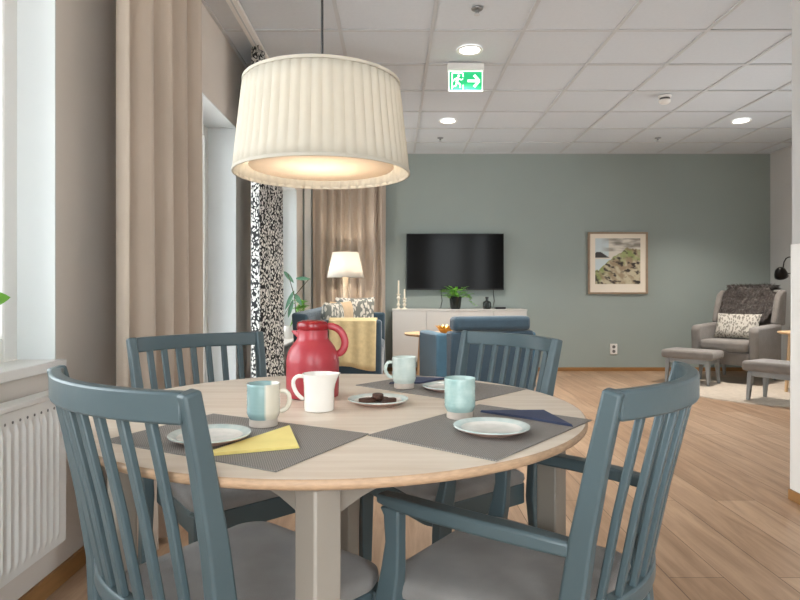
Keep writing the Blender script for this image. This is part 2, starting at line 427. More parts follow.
# ------------------------------------------------------------------ dining table
TX, TY, TR, TZ = -.128, 1.376, .54, .73
t = thing('dining_table', 'round birch topped dining table with greige painted legs', 'table', (TX, TY, 0))
MB().lathe([(0, TZ - .018), (TR - .012, TZ - .018), (TR - .006, TZ - .0165), (TR - .0005, TZ - .012), (TR, TZ - .004), (TR - .003, TZ - .0008), (TR - .004, TZ - .0005)], 96).build('table_edge', M['birchedge'], t, smooth=True)
MB().lathe([(TR - .004, TZ - .0005), (TR - .01, TZ), (0, TZ)], 96).build('tabletop', M['birch'], t, smooth=True)
LR = .497
legs = [(LR * math.sin(a) + .018, -LR * math.cos(a)) for a in (0, PI / 2, PI, 3 * PI / 2)]
legs = [(.018, -LR + .002), (LR - .008, .018), (-.01, LR - .01), (-LR + .01, 0)]
for k, (lx, ly) in enumerate(legs):
    m = MB()
    q = .0245
    def sq(z, s): return [(lx + dx * s * 1.414, ly + dy * s * 1.414, z) for dx, dy in ((0, -1), (1, 0), (0, 1), (-1, 0))]
    vs = sq(0, .018) + sq(.35, q) + sq(TZ - .019, q)
    m.add(vs, [(3, 2, 1, 0), (8, 9, 10, 11)] + [(i * 4 + j, i * 4 + (j + 1) % 4, i * 4 + 4 + (j + 1) % 4, i * 4 + 4 + j) for i in range(2) for j in range(4)])
    m.build('leg', M['tablepaint'], t, bevel=.004)
for k in range(4):
    a = Vector((*legs[k], 0)); b = Vector((*legs[(k + 1) % 4], 0)); d = (b - a).normalized()
    a = a + d * .03; b = b - d * .03
    nrm = Vector((-d.y, d.x, 0)) * .011
    m = MB(); L = (b - a).length
    prof = [(0, .662), (.02, .668), (.05, .676), (.09, .682), (L - .09, .682), (L - .05, .676), (L - .02, .668), (L, .662), (L, TZ - .019), (0, TZ - .019)]
    vs = [a + d * s - nrm + Vector((0, 0, z)) for s, z in prof] + [a + d * s + nrm + Vector((0, 0, z)) for s, z in prof]
    n = len(prof)
    m.add(vs, [tuple(range(n)), tuple(reversed(range(n, 2 * n)))] + [(i, n + i, n + (i + 1) % n, (i + 1) % n) for i in range(n)])
    m.build('apron', M['tablepaint'], t)

# ------------------------------------------------------------------ dining chairs
YT = -.295
def bow(t, B): return -B * (1 - t * t)
def chair(name, label, arms, group):
    r = thing(name, label, 'chair', group=group)
    P = M['paint']
    for s in (-1, 1):
        pts = [(s * .188, -.285, 0), (s * .19, -.245, .2), (s * .192, -.222, .40), (s * .194, -.226, .50), (s * .200, -.245, .62), (s * .207, -.272, .75), (s * .212, YT, .850)]
        secs = [(.026, .030), (.030, .036), (.032, .042), (.031, .040), (.029, .036), (.026, .031), (.025, .028)]
        MB().sweep(pts, secs).build('back_post', P, r, bevel=.005, seg=3)
    n = 18
    pts = [(.205 * t, YT + bow(t, .053), .8275) for t in [2 * k / n - 1 for k in range(n + 1)]]
    MB().sweep(pts, (.022, .044), up=(0, 0, 1)).build('top_rail', P, r, bevel=.004, seg=2)
    pts = [(.186 * t, -.226 + bow(t, .050), .492) for t in [2 * k / n - 1 for k in range(n + 1)]]
    MB().sweep(pts, (.024, .030), up=(0, 0, 1)).build('lower_rail', P, r, bevel=.004)
    for k in range(7):
        tt = (k - 3) * .245
        p0 = Vector((.186 * tt, -.226 + bow(tt, .050), .500)); p1 = Vector((.205 * tt, YT + .004 + bow(tt, .053), .810))
        mid = (p0 + p1) / 2 + Vector((0, .003, 0))
        MB().sweep([p0, mid, p1], (.019, .012)).build('spindle', P, r, bevel=.003)
    # seat frame and cushion
    def ring(fx, rx, fy, ry, n=8, rad=.05):
        out = []
        for (cx, cy, a0, rr) in ((fx - rad, fy - rad, 0, rad), (-fx + rad, fy - rad, 90, rad), (-rx + .02, ry + .02, 180, .02), (rx - .02, ry + .02, 270, .02)):
            for k in range(n + 1):
                a = R(a0 + 90 * k / n); out.append((cx + rr * math.cos(a), cy + rr * math.sin(a)))
        return out
    MB().prism(ring(.196, .172, .138, -.215), .375, .432).build('seat_frame', P, r, bevel=.003)
    m = MB(); layers = [(.194, .170, .137, -.210, .433), (.199, .174, .144, -.214, .445), (.198, .173, .142, -.212, .458), (.188, .164, .130, -.200, .467), (.16, .13, .095, -.165, .472), (.08, .06, .03, -.09, .475)]
    vs = []; fs = []; nn = None
    for fx, rx, fy, ry, z in layers:
        q = ring(fx, rx, fy, ry, rad=min(.055, fx * .45)); nn = len(q); vs += [(a, b, z) for a, b in q]
    for i in range(len(layers) - 1):
        for k in range(nn): fs.append((i * nn + k, i * nn + (k + 1) % nn, (i + 1) * nn + (k + 1) % nn, (i + 1) * nn + k))
    fs.append(tuple(reversed(range(nn)))); e = (len(layers) - 1) * nn; fs.append(tuple(range(e, e + nn)))
    m.add(vs, fs).build('seat_cushion', M['seat'], r, smooth=True)
    for s in (-1, 1):
        if not arms:
            MB().sweep([(s * .185, .118, 0), (s * .185, .114, .38), (s * .185, .114, .431)], [(.026, .026), (.038, .04), (.038, .04)]).build('leg', P, r, bevel=.004)
        else:
            pts = [(s * .20, .118, 0), (s * .203, .114, .36), (s * .205, .110, .43), (s * .208, .098, .49), (s * .210, .092, .54), (s * .212, .092, .59), (s * .212, .096, .607)]
            MB().sweep(pts, [(.026, .026), (.034, .042), (.034, .044), (.028, .038), (.026, .030), (.026, .034), (.026, .044)]).build('leg', P, r, bevel=.004)
            ap = [(s * .198, -.228, .606), (s * .208, -.17, .610), (s * .216, -.08, .613), (s * .217, .01, .614), (s * .212, .08, .614), (s * .206, .128, .614)]
            MB().sweep(ap, [(.030, .024), (.034, .026), (.038, .026), (.040, .025), (.040, .023), (.030, .018)], up=(0, 0, 1)).build('armrest', P, r, bevel=.006, seg=3)
    return r
def place(top, a):
    f = Vector((-math.sin(a), math.cos(a)))
    return (top[0] - f.x * YT, top[1] - f.y * YT, 0)
ch = chair('dining_chair', 'armless blue-grey spindle back chair in the left foreground, before the white radiator', False, 'blue-grey dining chairs round the table')
ch.location = place((-.439, .949), -.69); ch.rotation_euler = (0, 0, -.69); ch.scale = (1, 1, 1.006)
far = copy_thing(ch, place((-.624, 1.95), 3.87), 3.87, 'blue-grey spindle back chair across the table in front of the beige curtain and balcony window')
far.scale = (1, 1, 1)
ac = chair('dining_armchair', 'blue-grey spindle back chair with armrests in the right foreground, back to the open floor', True, 'blue-grey dining chairs round the table')
ac.location = place((.438, 1.026), .925); ac.rotation_euler = (0, 0, .925)
copy_thing(ac, place((.366, 1.955), 2.12), 2.12, 'blue-grey spindle back armchair at the far side of the table, before the blue easy chair')

# ------------------------------------------------------------------ table setting
def placemat(corners, label):
    # corners in table plane (world xy): average rectangle
    c = sum((Vector(q) for q in corners), Vector((0, 0))) / 4
    e = (Vector(corners[1]) - Vector(corners[0])); a = math.atan2(e.y, e.x)
    m = MB().box(-.190, .190, -.131, .131, 0, .0022)
    o = m.build('placemat', M['woven'], bevel=.0008)
    o.location = (c.x, c.y, TZ + .0002); o.rotation_euler = (0, 0, a)
    return tag(o, label, 'placemat', 'grey woven placemats on the table')
def tp(px, py): return (at(px, py, (H - TZ) * F / (py - CY)).x, (H - TZ) * F / (py - CY))
placemat([tp(208, 414), tp(370, 435), tp(272, 475.5), tp(113, 440)], 'grey woven placemat under the yellow napkin')
placemat([tp(373, 435), tp(486.5, 462.3), tp(585.6, 420.6), tp(488, 405.7)][1:] + [tp(373, 435)], 'grey woven placemat nearest the right foreground armchair, partly under a blue napkin and plate')
placemat([tp(476, 403), tp(528, 390), tp(412, 375.7), tp(356, 385)][1:] + [tp(476, 403)], 'grey woven placemat at the far side of the table under the mint mug')
ZM = TZ + .0028
def plate(pos, label, r=.069):
    t = thing('side_plate', label, 'plate', (pos[0], pos[1], pos[2]), group='small stoneware plates')
    MB().lathe([(0, 0.002), (r * .55, .002), (r * .56, 0), (r * .62, 0), (r * .64, .002), (r * .9, .007), (r, .011)], 48).build('plate_underside', M['platebase'], t, smooth=True)
    MB().lathe([(r, .011), (r * 1.0, .0132), (r * .97, .0135), (r * .80, .0085)], 48).build('plate_rim', M['platerim'], t, smooth=True)
    MB().lathe([(r * .80, .0085), (r * .72, .006), (r * .6, .0048), (0, .0045)], 48).build('plate_well', M['plateglaze'], t, smooth=True)
    return t
def tpz(px, py, z=TZ):
    Y = (H - z) * F / (py - CY); return ((px - CX) / F * Y, Y)
p = plate((*tpz(210, 435, .742), ZM), 'small pale plate on the left placemat beside the yellow napkin')
copy_thing(p, (*tpz(491.5, 427, .742), ZM), .4, 'small pale plate on the right placemat in front of the blue napkin')
copy_thing(p, (*tpz(449, 386.5, .742), ZM), 1, 'small pale plate behind the teal mug at the far place setting')
cp = copy_thing(p, (*tpz(378, 400, .739), TZ + .0004), 2, 'small pale plate holding dark biscuits at the middle of the table')
cpx, cpy = tpz(378, 400, .739)
for k, (dx, dy, rz, dz) in enumerate([(-.024, -.006, .3, 0), (.004, .010, -.2, 0), (.026, -.012, .9, 0), (.0, -.006, 1.7, .0095)]):
    m = MB().prism([(.021 * math.cos(2 * PI * j / 20), .013 * math.sin(2 * PI * j / 20)) for j in range(20)], 0, .009)
    o = m.build('biscuit', M['biscuit'], bevel=.002); o.location = (cpx + dx, cpy + dy, TZ + .0054 + dz); o.rotation_euler = (0, 0, rz)
    tag(o, ['dark chocolate biscuit at the left end of the plate', 'dark chocolate biscuit at the back of the plate', 'dark chocolate biscuit at the right end of the plate', 'dark chocolate biscuit lying on top of the others'][k], 'biscuit', 'biscuits on the plate')
def mug(name, label, pos, rz, body, h=.085, r=.0315):
    t = thing(name, label, 'mug', (pos[0], pos[1], pos[2]), rz, 'stoneware mugs on the table')
    pr = [(r * .84, .014), (r * .93, .019)]
    for k in range(7):
        z = .024 + k * (h - .034) / 7; pr += [(r * (.985), z), (r * 1.0, z + .003), (r * .985, z + (h - .034) / 7 - .001)]
    pr += [(r * .99, h - .006), (r * 1.01, h - .001), (r * .985, h), (r * .90, h - .003), (r * .86, .03), (r * .7, .016), (0, .014)]
    MB().lathe(pr, 44).build('mug_body', body, t, smooth=True)
    MB().lathe([(0, 0.001), (r * .78, .001), (r * .8, 0), (r * .86, .001), (r * .84, .0142)], 44).build('foot_ring', M['clay'], t, smooth=True)
    hp = [(r * .96, 0, h * .80), (r * 1.22, 0, h * .84), (r * 1.5, 0, h * .78), (r * 1.62, 0, h * .62), (r * 1.52, 0, h * .46), (r * 1.28, 0, h * .36), (r * .95, 0, h * .33)]
    MB().sweep(hp, (.010, .006), up=(0, 1, 0), n=10).build('mug_handle', body, t, smooth=True, sub=1)
    return t
mug('mug', 'mug teal on one side and cream on the other, beside the white jug', (-.250, 1.165, ZM), R(0), M['tealcream'], .081)
mug('mug', 'pale teal mug standing behind the plate on the right placemat', (.134, 1.237, ZM), R(70), M['tealglaze'], .081)
mug('mug', 'pale mint mug with its handle to the left on the far placemat', (.027, 1.615, ZM), R(180), M['mintglaze'], .083)
# creamer jug
t = thing('milk_jug', 'small white porcelain jug in front of the red vacuum jug', 'jug', (-.163, 1.325, TZ + .0005))
vs = []; prof = [(.028, 0), (.0315, .001), (.0325, .006), (.0325, .03), (.033, .055), (.0345, .074), (.037, .084), (.0355, .0845), (.0325, .07), (.030, .03), (.028, .008), (.0, .006)]
nn = 44; m = MB(); fs = []
for (r_, z) in prof:
    z *= .95
    for k in range(nn):
        a = 2 * PI * k / nn; lip = max(0, math.cos(a)) ** 10 * .012 * max(0, (z - .055) / .03)
        vs.append(((r_ + lip) * math.cos(a), r_ * math.sin(a), z + lip * .15))
for i in range(len(prof) - 1):
    for k in range(nn): fs.append((i * nn + k, i * nn + (k + 1) % nn, (i + 1) * nn + (k + 1) % nn, (i + 1) * nn + k))
fs.append(tuple(reversed(range(nn))))
m.add(vs, fs).build('jug_body', M['porcelain'], t, smooth=True)
MB().sweep([(-.0325, 0, .072), (-.044, 0, .076), (-.055, 0, .07), (-.058, 0, .058), (-.053, 0, .042), (-.044, 0, .030), (-.032, 0, .022)], (.010, .007), n=10).build('jug_handle', M['porcelain'], t, smooth=True, sub=1)
# red vacuum jug
t = thing('vacuum_jug', 'red insulated vacuum jug with a loop handle on the table', 'jug', (-.200, 1.495, TZ + .0005))
t.scale = (.985, .985, .955)
r_ = .0655
MB().lathe([(0, .001), (r_ * .9, .001), (r_ * .97, .003), (r_ * .99, .008), (r_, .03), (r_, .088), (r_ * .985, .100), (r_ * .93, .115), (r_ * .83, .129), (r_ * .70, .140), (r_ * .62, .146), (r_ * .585, .152), (r_ * .575, .165), (r_ * .58, .172), (0, .172)], 56).build('jug_body', M['red'], t, smooth=True)
lid = MB().lathe([(0, .172), (r_ * .57, .172), (r_ * .60, .174), (r_ * .60, .186), (r_ * .57, .192), (r_ * .45, .196), (0, .197)], 48).build('lid', M['darkred'], t, smooth=True)
m = MB(); vs = [(-.030, -.014, .170), (-.030, .014, .170), (-.034, .014, .150), (-.034, -.014, .150), (-.054, -.006, .170), (-.054, .006, .170), (-.050, .004, .164), (-.050, -.004, .164)]
m.add(vs, [(0, 1, 2, 3), (4, 7, 6, 5), (0, 4, 5, 1), (3, 2, 6, 7), (0, 3, 7, 4), (1, 5, 6, 2)]).build('spout', M['red'], t, bevel=.003)
MB().sweep([(.034, 0, .182), (.052, 0, .181), (.068, 0, .172), (.078, 0, .156), (.082, 0, .138), (.078, 0, .122), (.070, 0, .112), (.058, 0, .108)], [(.020, .012)] * 2 + [(.020, .011)] * 5 + [(.018, .010)], n=12).build('jug_handle', M['red'], t, smooth=True, sub=1)
# napkins
def napkin(pix, label, m, group, base=None):
    ps = [Vector((*tpz(*q), 0)) for q in pix]; c = sum(ps, Vector()) / len(ps)
    mb = MB(); base = base or ZM
    for k in range(3):
        sh = 1 - .012 * k
        mb.prism([((q - c).x * sh, (q - c).y * sh) for q in ps], k * .0016, k * .0016 + .0012)
    o = mb.build('paper_napkin', m, weld=False); o.location = (c.x, c.y, base + .0002)
    return tag(o, label, 'napkin', group)
napkin([(212, 458), (299.5, 450), (290, 428.5), (211, 455)], 'yellow folded paper napkin on the left placemat', M['yellow'], 'paper napkins')
napkin([(480, 413.5), (530, 421), (573, 428.5), (544, 413)], 'dark blue folded paper napkin behind the plate on the right placemat', M['bluepaper'], 'paper napkins')
napkin([(389, 385), (420, 384.8), (446, 380), (412, 379.4)], 'dark blue folded paper napkin beside the mint mug on the far placemat', M['bluepaper'], 'paper napkins')

# ------------------------------------------------------------------ pendant lamp
PX, PY = -.172, 1.455
t = thing('pendant_lamp', 'large cream pleated drum pendant lamp over the dining table', 'lamp', (PX, PY, 0))
zb, zt, rb, rt = 1.270, 1.480, .207, .184
npl = 52
def pl(u, v):
    a = 2 * PI * u; r0 = rb + (rt - rb) * v
    w = abs(math.sin(a * npl / 2)); r0 += .004 * (w - .5) * (1 if .0 < v < 1 else .6)
    return (r0 * math.cos(a), r0 * math.sin(a), zb + (zt - zb) * v)
ls = MB().grid(pl, npl * 8, 6).build('lamp_shade', M['shade'], t, smooth=True, solid=.0012)
m = MB()
for (rr, zz) in ((rb + .002, zb), (rt + .002, zt)):
    m.lathe([(rr - .003, zz - .002), (rr + .001, zz - .002), (rr + .001, zz + .005), (rr - .003, zz + .005), (rr - .003, zz - .002)], 80)
m.build('shade_trim', M['shade'], ls, smooth=True)
MB().lathe([(0, zb + .014), (.170, zb + .014), (.172, zb + .016), (.170, zb + .018), (0, zb + .018)], 72).build('diffuser', M['diffuser'], t, smooth=True)
m = MB()
for k in range(3):
    a = k * 2 * PI / 3 + .3; m.tube([(0, 0, zt - .02), (rt * math.cos(a), rt * math.sin(a), zt - .004)], .002, 6)
m.build('shade_spider', M['alu'], t)
MB().lathe([(0, zt - .09), (.02, zt - .09), (.022, zt - .03), (.012, zt - .012), (0, zt - .01)], 20).build('lamp_socket', M['white'], t, smooth=True)
MB().tube([(0, 0, zt - .012), (0, 0, ZC)], .003, 8).build('cord', M['black'], t)
lamp('POINT', 'pendant_bulb', (PX, PY, zb + .115), 4.0, (1, .86, .70), .04)

# ------------------------------------------------------------------ radiator and sill plant
t = thing('radiator', 'white panel radiator under the left window', 'radiator', (0, 0, 0))
y0, y1, z0, z1, xf = .62, 1.935, .20, .665, -1.04
nr = int((y1 - y0 - .03) / .0338)
m = MB()
def rad(u, v):
    yy = y0 + .0 + (y1 - y0) * u; z = z0 + (z1 - z0) * v
    ph = ((y1 - .034 - yy) / .0338); q = ph - math.floor(ph)
    d = 0
    if 0 <= ph < nr:
        e = min(1, max(0, (v - .055) / .035)) * min(1, max(0, (.90 - v) / .035))
        d = .007 * e * (max(0, math.cos(2 * PI * (q - .5))) ** .6)
    return (xf + d - .004, yy, z)
m.grid(rad, (nr + 1) * 8, 44)
m.build('front_panel', M['white'], t, smooth=True)
MB().box(xf - .055, xf - .0045, y0, y1, z0, z1 - .004).build('convector', M['white'], t, bevel=.004)
m = MB().box(xf - .058, xf + .003, y0 - .004, y1 + .004, z1 - .004, z1 + .012)
m.build('top_grille', M['white'], t, bevel=.003)
M['vent'] = mat('vent_shadow_grey', rgb(110, 108, 106), .7, .02)
for k in range(16):
    yy = y1 - .034 - .0338 * k
    MB().lathe([(0, .0), (.0042, 0), (.0042, .001), (0, .001)], 10, M=TRS((xf - .0042, yy, z1 - .035), 0, PI / 2, 0)).build('vent_hole', M['vent'], t)
for yy in (.9, 1.7):
    MB().box(XL + .002, xf - .05, yy, yy + .03, z0 + .05, z1 - .05).build('bracket', M['white'], t)

def leafblade(mb, base, direction, length, width, droop, up=Vector((0, 0, 1)), n=8):
    d = Vector(direction).normalized(); s = d.cross(up)
    if s.length < .05: s = Vector((1, 0, 0))
    s.normalize(); nrm = s.cross(d)
    vs = []; p = Vector(base); step = length / n
    for i in range(n + 1):
        u = i / n; w = width * (math.sin(PI * min(1, u * .94 + .06)) ** .8) * (1 - .25 * u)
        dd = (d - up * droop * u * u).normalized()
        vs += [p - s * w / 2 + nrm * w * .12, p - nrm * w * .02, p + s * w / 2 + nrm * w * .12]; p = p + dd * step
    fs = []
    for i in range(n):
        a = i * 3; fs += [(a, a + 1, a + 4, a + 3), (a + 1, a + 2, a + 5, a + 4)]
    mb.add(vs, fs)
t = thing('potted_plant', 'potted plant on the left window sill, one green leaf tip in view', 'plant', (-1.18, 1.55, .7625))
MB().lathe([(0, .001), (.045, .001), (.062, .11), (.058, .112), (.056, .095), (0, .095)], 28).build('plant_pot', M['porcelain'], t, smooth=True)
m = MB()
tgt = at(10, 297, 1.66) - Vector((-1.18, 1.55, .7625))
b0 = Vector((0.0, .0, .09)); b1 = at(-22, 303, 1.62) - Vector((-1.18, 1.55, .7625))
m.tube([b0, (b0 + b1) / 2 + Vector((-.01, 0, .03)), b1], .003, 6)
leafblade(m, b1, tgt - b1, (tgt - b1).length * 1.02, .06, .1, up=Vector((0, -1, .5)))
for k in range(7):
    a = 2.2 + k * .75; e = Vector((math.cos(a) * .03, math.sin(a) * .05, .2 + .03 * (k % 3)))
    m.tube([b0, b0 + (e - b0) * .5 + Vector((0, 0, .02)), e], .003, 6)
    leafblade(m, e, (math.cos(a) * .5, math.sin(a), .3), .11, .055, .6)
m.build('foliage', M['leaf'], t, smooth=True)

# ------------------------------------------------------------------ curtains, track, blind cord
def curtain(name, label, mt, p0, p1, z0, z1, waves, amp, group=None, extra=0, normal=None, nu=None):
    p0 = Vector((*p0, 0)); p1 = Vector((*p1, 0)); d = p1 - p0; L = d.length; d.normalize(); nrm = Vector((-d.y, d.x, 0))
    nu = nu or waves * 14
    ph = [random.uniform(-.25, .25) for _ in range(waves + 2)]
    def fn(u, v):
        z = z0 + (z1 - z0) * v
        w = u * waves; i = int(w); k = ph[i] * (1 - (w - i)) + ph[i + 1] * (w - i)
        a = 2 * PI * (w + k * .6)
        spread = 1 + .25 * (1 - v)
        off = amp * spread * (math.sin(a) + .25 * math.sin(2 * a + k * 8 + 1.5 * (1 - v)))
        s = u * L + .012 * math.sin(a * .5 + 3 * v) * (1 - v)
        q = Vector((p0.x, p0.y, 0)) + d * s + nrm * off
        return (q.x, q.y, z)
    mb = MB().grid(fn, nu, 24)
    o = mb.build(name, mt, smooth=True, solid=.002, weld=False)
    me = o.data; uv = me.uv_layers.new(name='UVMap')
    cloth = L * 1.7
    for p in me.polygons:
        for li, vi in zip(p.loop_indices, p.vertices):
            j = vi // (nu + 1); i = vi % (nu + 1); uv.data[li].uv = (i / nu * cloth, j / 24 * (z1 - z0))
    return tag(o, label, 'curtain', group)
XT = -.94
curtain('curtain', 'plain beige floor length curtain beside the balcony window at left', M['curtain'], (XT, 2.11), (XT + .01, 2.83), .02, ZC - .03, 4, .038)
curtain('curtain', 'black and white leaf print curtain by the left wall behind the dining table', M['leafcurtain'], (XT, 4.12), (XT + .02, 4.88), .02, ZC - .03, 5, .032)
curtain('curtain', 'beige curtain on the back wall behind the white floor lamp', M['curtain'], (-1.0, YB - .09), (-.10, YB - .09), .02, ZC - .03, 7, .035)
t = thing('curtain_track', 'pale metal curtain track on the ceiling along the window wall', 'curtain track', (XT, 0, 0))
MB().box(-.032, .032, YF + .1, 5.1, ZC - .025, ZC).build('rail_profile', M['white'], t, bevel=.003)
MB().box(-.005, .005, YF + .1, 5.1, ZC - .027, ZC - .024).build('glide_slot', M['tbar'], t)
o = MB().box(-1.07, -.10, YB - .108, YB - .072, ZC - .024, ZC).build('curtain_track', M['white'], bevel=.003)
tag(o, 'short white curtain track on the ceiling above the back wall curtain', 'curtain track')
t = thing('blind_cord', 'white blind cord with joiner hanging by the balcony window', 'cord', (at(202.5, 0, 3.55).x, 3.55, 0))
MB().tube([(0, 0, 2.13), (0, 0, at(0, 250, 3.55).z)], .003, 6).build('cord', M['white'], t)
zz = at(0, 240, 3.55).z
MB().lathe([(0, zz), (.008, zz + .006), (.009, zz + .03), (.004, zz + .045), (0, zz + .046)], 12).build('cord_joiner', M['porcelain'], t, smooth=True)

# ------------------------------------------------------------------ ceiling fittings
def downlight(label, x, y, e=30):
    t = thing('ceiling_downlight', label, 'ceiling light', (x, y, ZC), group='recessed ceiling downlights')
    MB().lathe([(.070, -.001), (.092, -.001), (.094, -.004), (.090, -.009), (.076, -.006), (.070, -.001)], 40).build('bezel', M['white'], t, smooth=True)
    MB().lathe([(0, -.003), (.072, -.003), (.072, -.001), (0, -.001)], 40).build('light_lens', M['glow'], t)
    lamp('AREA', 'downlight_beam', (x, y, ZC - .012), e, (1, .93, .84), .14)
downlight('round recessed downlight above the exit sign', .534, 4.29)
downlight('round recessed downlight below and left of the exit sign, nearer the television wall', .54, 6.08)
downlight('round recessed downlight at far right of the ceiling', 3.47, 6.08)
t = thing('smoke_detector', 'white smoke detector on the ceiling right of centre', 'smoke detector', (2.36, 5.30, ZC))
MB().lathe([(0, 0), (.055, 0), (.055, -.012), (.048, -.018), (.046, -.018)], 36).build('detector_base', M['white'], t, smooth=True)
MB().lathe([(.042, -.018), (.042, -.040)], 36).build('sensor_gap', M['vent'], t)
MB().lathe([(.046, -.036), (.05, -.040), (.046, -.056), (.03, -.068), (0, -.07), (0, -.036), (.046, -.036)], 36).build('detector_cap', M['white'], t, smooth=True)
def sprinkler(x, y, label):
    t = thing('sprinkler_head', label, 'sprinkler', (x, y, ZC), group='small ceiling sprinkler heads')
    MB().lathe([(0, 0), (.035, 0), (.033, -.006), (.012, -.01), (.010, -.025), (0, -.025)], 24).build('rosette', M['alu'], t, smooth=True)
    MB().lathe([(0, -.025), (.004, -.025), (.018, -.036), (.018, -.039), (0, -.039)], 20).build('deflector', M['tbar'], t)
sprinkler(.50, 3.66, 'small sprinkler head on the ceiling nearest the viewer')
sprinkler(.515, 6.75, 'small sprinkler head on the ceiling above the television wall, left of centre')
sprinkler(2.93, 6.75, 'small sprinkler head on the ceiling near the wall above the framed picture')
# exit sign
ey = 4.55
t = thing('exit_sign', 'green lit emergency exit sign with running figure and right arrow', 'exit sign', (0, ey, 0))
L0, L1 = at(447.5, 0, ey).x, at(483.5, 0, ey).x
MB().box(L0, L1, -.03, .03, ZC - .055, ZC).build('sign_housing', M['white'], t, bevel=.004)
zt_, zb_ = at(0, 71.5, ey).z, at(0, 91.5, ey).z
spl = MB().box(L0 + .006, L1 - .006, -.008, .008, zb_, ZC - .05).build('sign_plate', M['signwhite'], t, bevel=.002)
gx0, gx1 = L0 + .014, L1 - .014; gz0, gz1 = zb_ + .008, zt_ - .006
MB().box(gx0, gx1, -.0095, -.008, gz0, gz1).build('green_panel', M['signgreen'], spl)
w_ = gx1 - gx0; h_ = gz1 - gz0
def sg(u, v): return (gx0 + u * w_, gz0 + v * h_)
FLAT = Matrix(((1, 0, 0, 0), (0, 0, -1, 0), (0, 1, 0, 0), (0, 0, 0, 1)))
m = MB()
def strip(a, b, wd):
    a = Vector(sg(*a)); b = Vector(sg(*b)); d = (b - a).normalized(); n = Vector((-d.y, d.x)) * wd * h_ / 2
    m.prism([tuple(a - n), tuple(b - n), tuple(b + n), tuple(a + n)], .0095, .0105, FLAT)
# arrow
strip((.56, .5), (.86, .5), .15); strip((.92, .5), (.76, .82), .15); strip((.92, .5), (.76, .18), .15)
m.build('arrow', M['signwhite'], spl, weld=False)
m = MB()
strip((.08, .05), (.08, .95), .07); strip((.08, .93), (.42, .93), .07)          # door frame
strip((.42, .93), (.42, .72), .07); strip((.42, .28), (.42, .05), .07)
hc = sg(.285, .78); m.prism([(hc[0] + .075 * h_ * math.cos(2 * PI * k / 14), hc[1] + .075 * h_ * math.sin(2 * PI * k / 14)) for k in range(14)], .0095, .0105, FLAT)
strip((.26, .68), (.22, .42), .15); strip((.26, .66), (.37, .55), .07); strip((.37, .55), (.42, .62), .06)
strip((.25, .66), (.15, .60), .07); strip((.15, .60), (.12, .46), .06)
strip((.22, .44), (.33, .32), .09); strip((.33, .32), (.33, .12), .08); strip((.22, .42), (.20, .24), .09); strip((.20, .24), (.10, .18), .08)
m.build('running_figure', M['signwhite'], spl, weld=False)

# ------------------------------------------------------------------ television wall
a = at(406.5, 233.5, 7.46); b = at(504, 290, 7.46)
t = thing('television', 'black flat screen television on the sage wall', 'television', ((a.x + b.x) / 2, YB, 0))
w2 = (b.x - a.x) / 2
bz = MB().box(-w2, w2, -.065, -.03, b.z, a.z).build('bezel', M['black'], t, bevel=.004)
MB().box(-w2 + .008, w2 - .008, -.0662, -.064, b.z + .016, a.z - .008).build('screen', M['screen'], bz)
MB().box(-.2, .2, -.031, -.001, b.z + .2, b.z + .5).build('wall_bracket', M['black'], t)
t = thing('sideboard', 'low greige sideboard with flat doors under the television', 'cabinet', (0, 0, 0))
sx0, sx1, sy0, sy1, sz0, sz1 = at(392.5, 0, 7.12).x, at(527, 0, 7.12).x, 7.12, 7.50, .16, .775
MB().box(sx0, sx1, sy0 + .02, sy1, sz0, sz1 - .018).build('carcass', M['cabinet'], t, bevel=.002)
MB().box(sx0 - .004, sx1 + .004, sy0 - .004, sy1, sz1 - .018, sz1).build('cabinet_top', M['cabinet'], t, bevel=.002)
dw = (sx1 - sx0) / 4
for k in range(4):
    MB().box(sx0 + k * dw + .003, sx0 + (k + 1) * dw - .003, sy0, sy0 + .019, sz0 + .003, sz1 - .022).build('door', M['cabinet'], t, bevel=.0015)
for lx, ly in ((sx0 + .08, sy0 + .06), (sx1 - .08, sy0 + .06), (sx0 + .08, sy1 - .05), (sx1 - .08, sy1 - .05)):
    MB().lathe([(0, 0), (.012, 0), (.02, sz0), (0, sz0)], 16, (lx, ly, 0)).build('leg', M['bwood'], t, smooth=True)
ST = sz1 + .0005
def candle(px, ptop, label, Y):
    x = at(px, 0, Y).x; top = at(px, ptop, Y).z - ST
    t = thing('candlestick', label, 'candlestick', (x, Y, ST), group='candlesticks on the sideboard')
    hs = top * .52
    MB().lathe([(0, 0), (.036, 0), (.036, .006), (.012, .016), (.009, .03), (.02, .045), (.022, .055), (.01, .07), (.012, hs * .6), (.024, hs * .72), (.012, hs * .86), (.026, hs * .97), (.026, hs), (0, hs)], 24).build('holder', M['cream'], t, smooth=True)
    cd = MB().lathe([(.0, hs), (.011, hs), (.010, top - .01), (.003, top - .006), (0, top - .006)], 14).build('candle', M['cream'], t, smooth=True)
    MB().tube([(0, 0, top - .008), (0, 0, top)], .0015, 5).build('wick', M['black'], cd)
candle(398.5, 280, 'taller of two cream candlesticks at the left end of the sideboard', 7.25)
candle(404.5, 288.5, 'shorter of two cream candlesticks at the left end of the sideboard', 7.22)
px_ = at(455.5, 0, 7.25).x
t = thing('potted_plant', 'leafy green plant in a dark pot on the sideboard below the television', 'plant', (px_, 7.25, ST))
MB().lathe([(0, 0), (.05, 0), (.062, .02), (.074, .14), (.076, .15), (.068, .15), (.064, .13), (0, .13)], 28).build('plant_pot', M['darkgreen'], t, smooth=True)
m = MB()
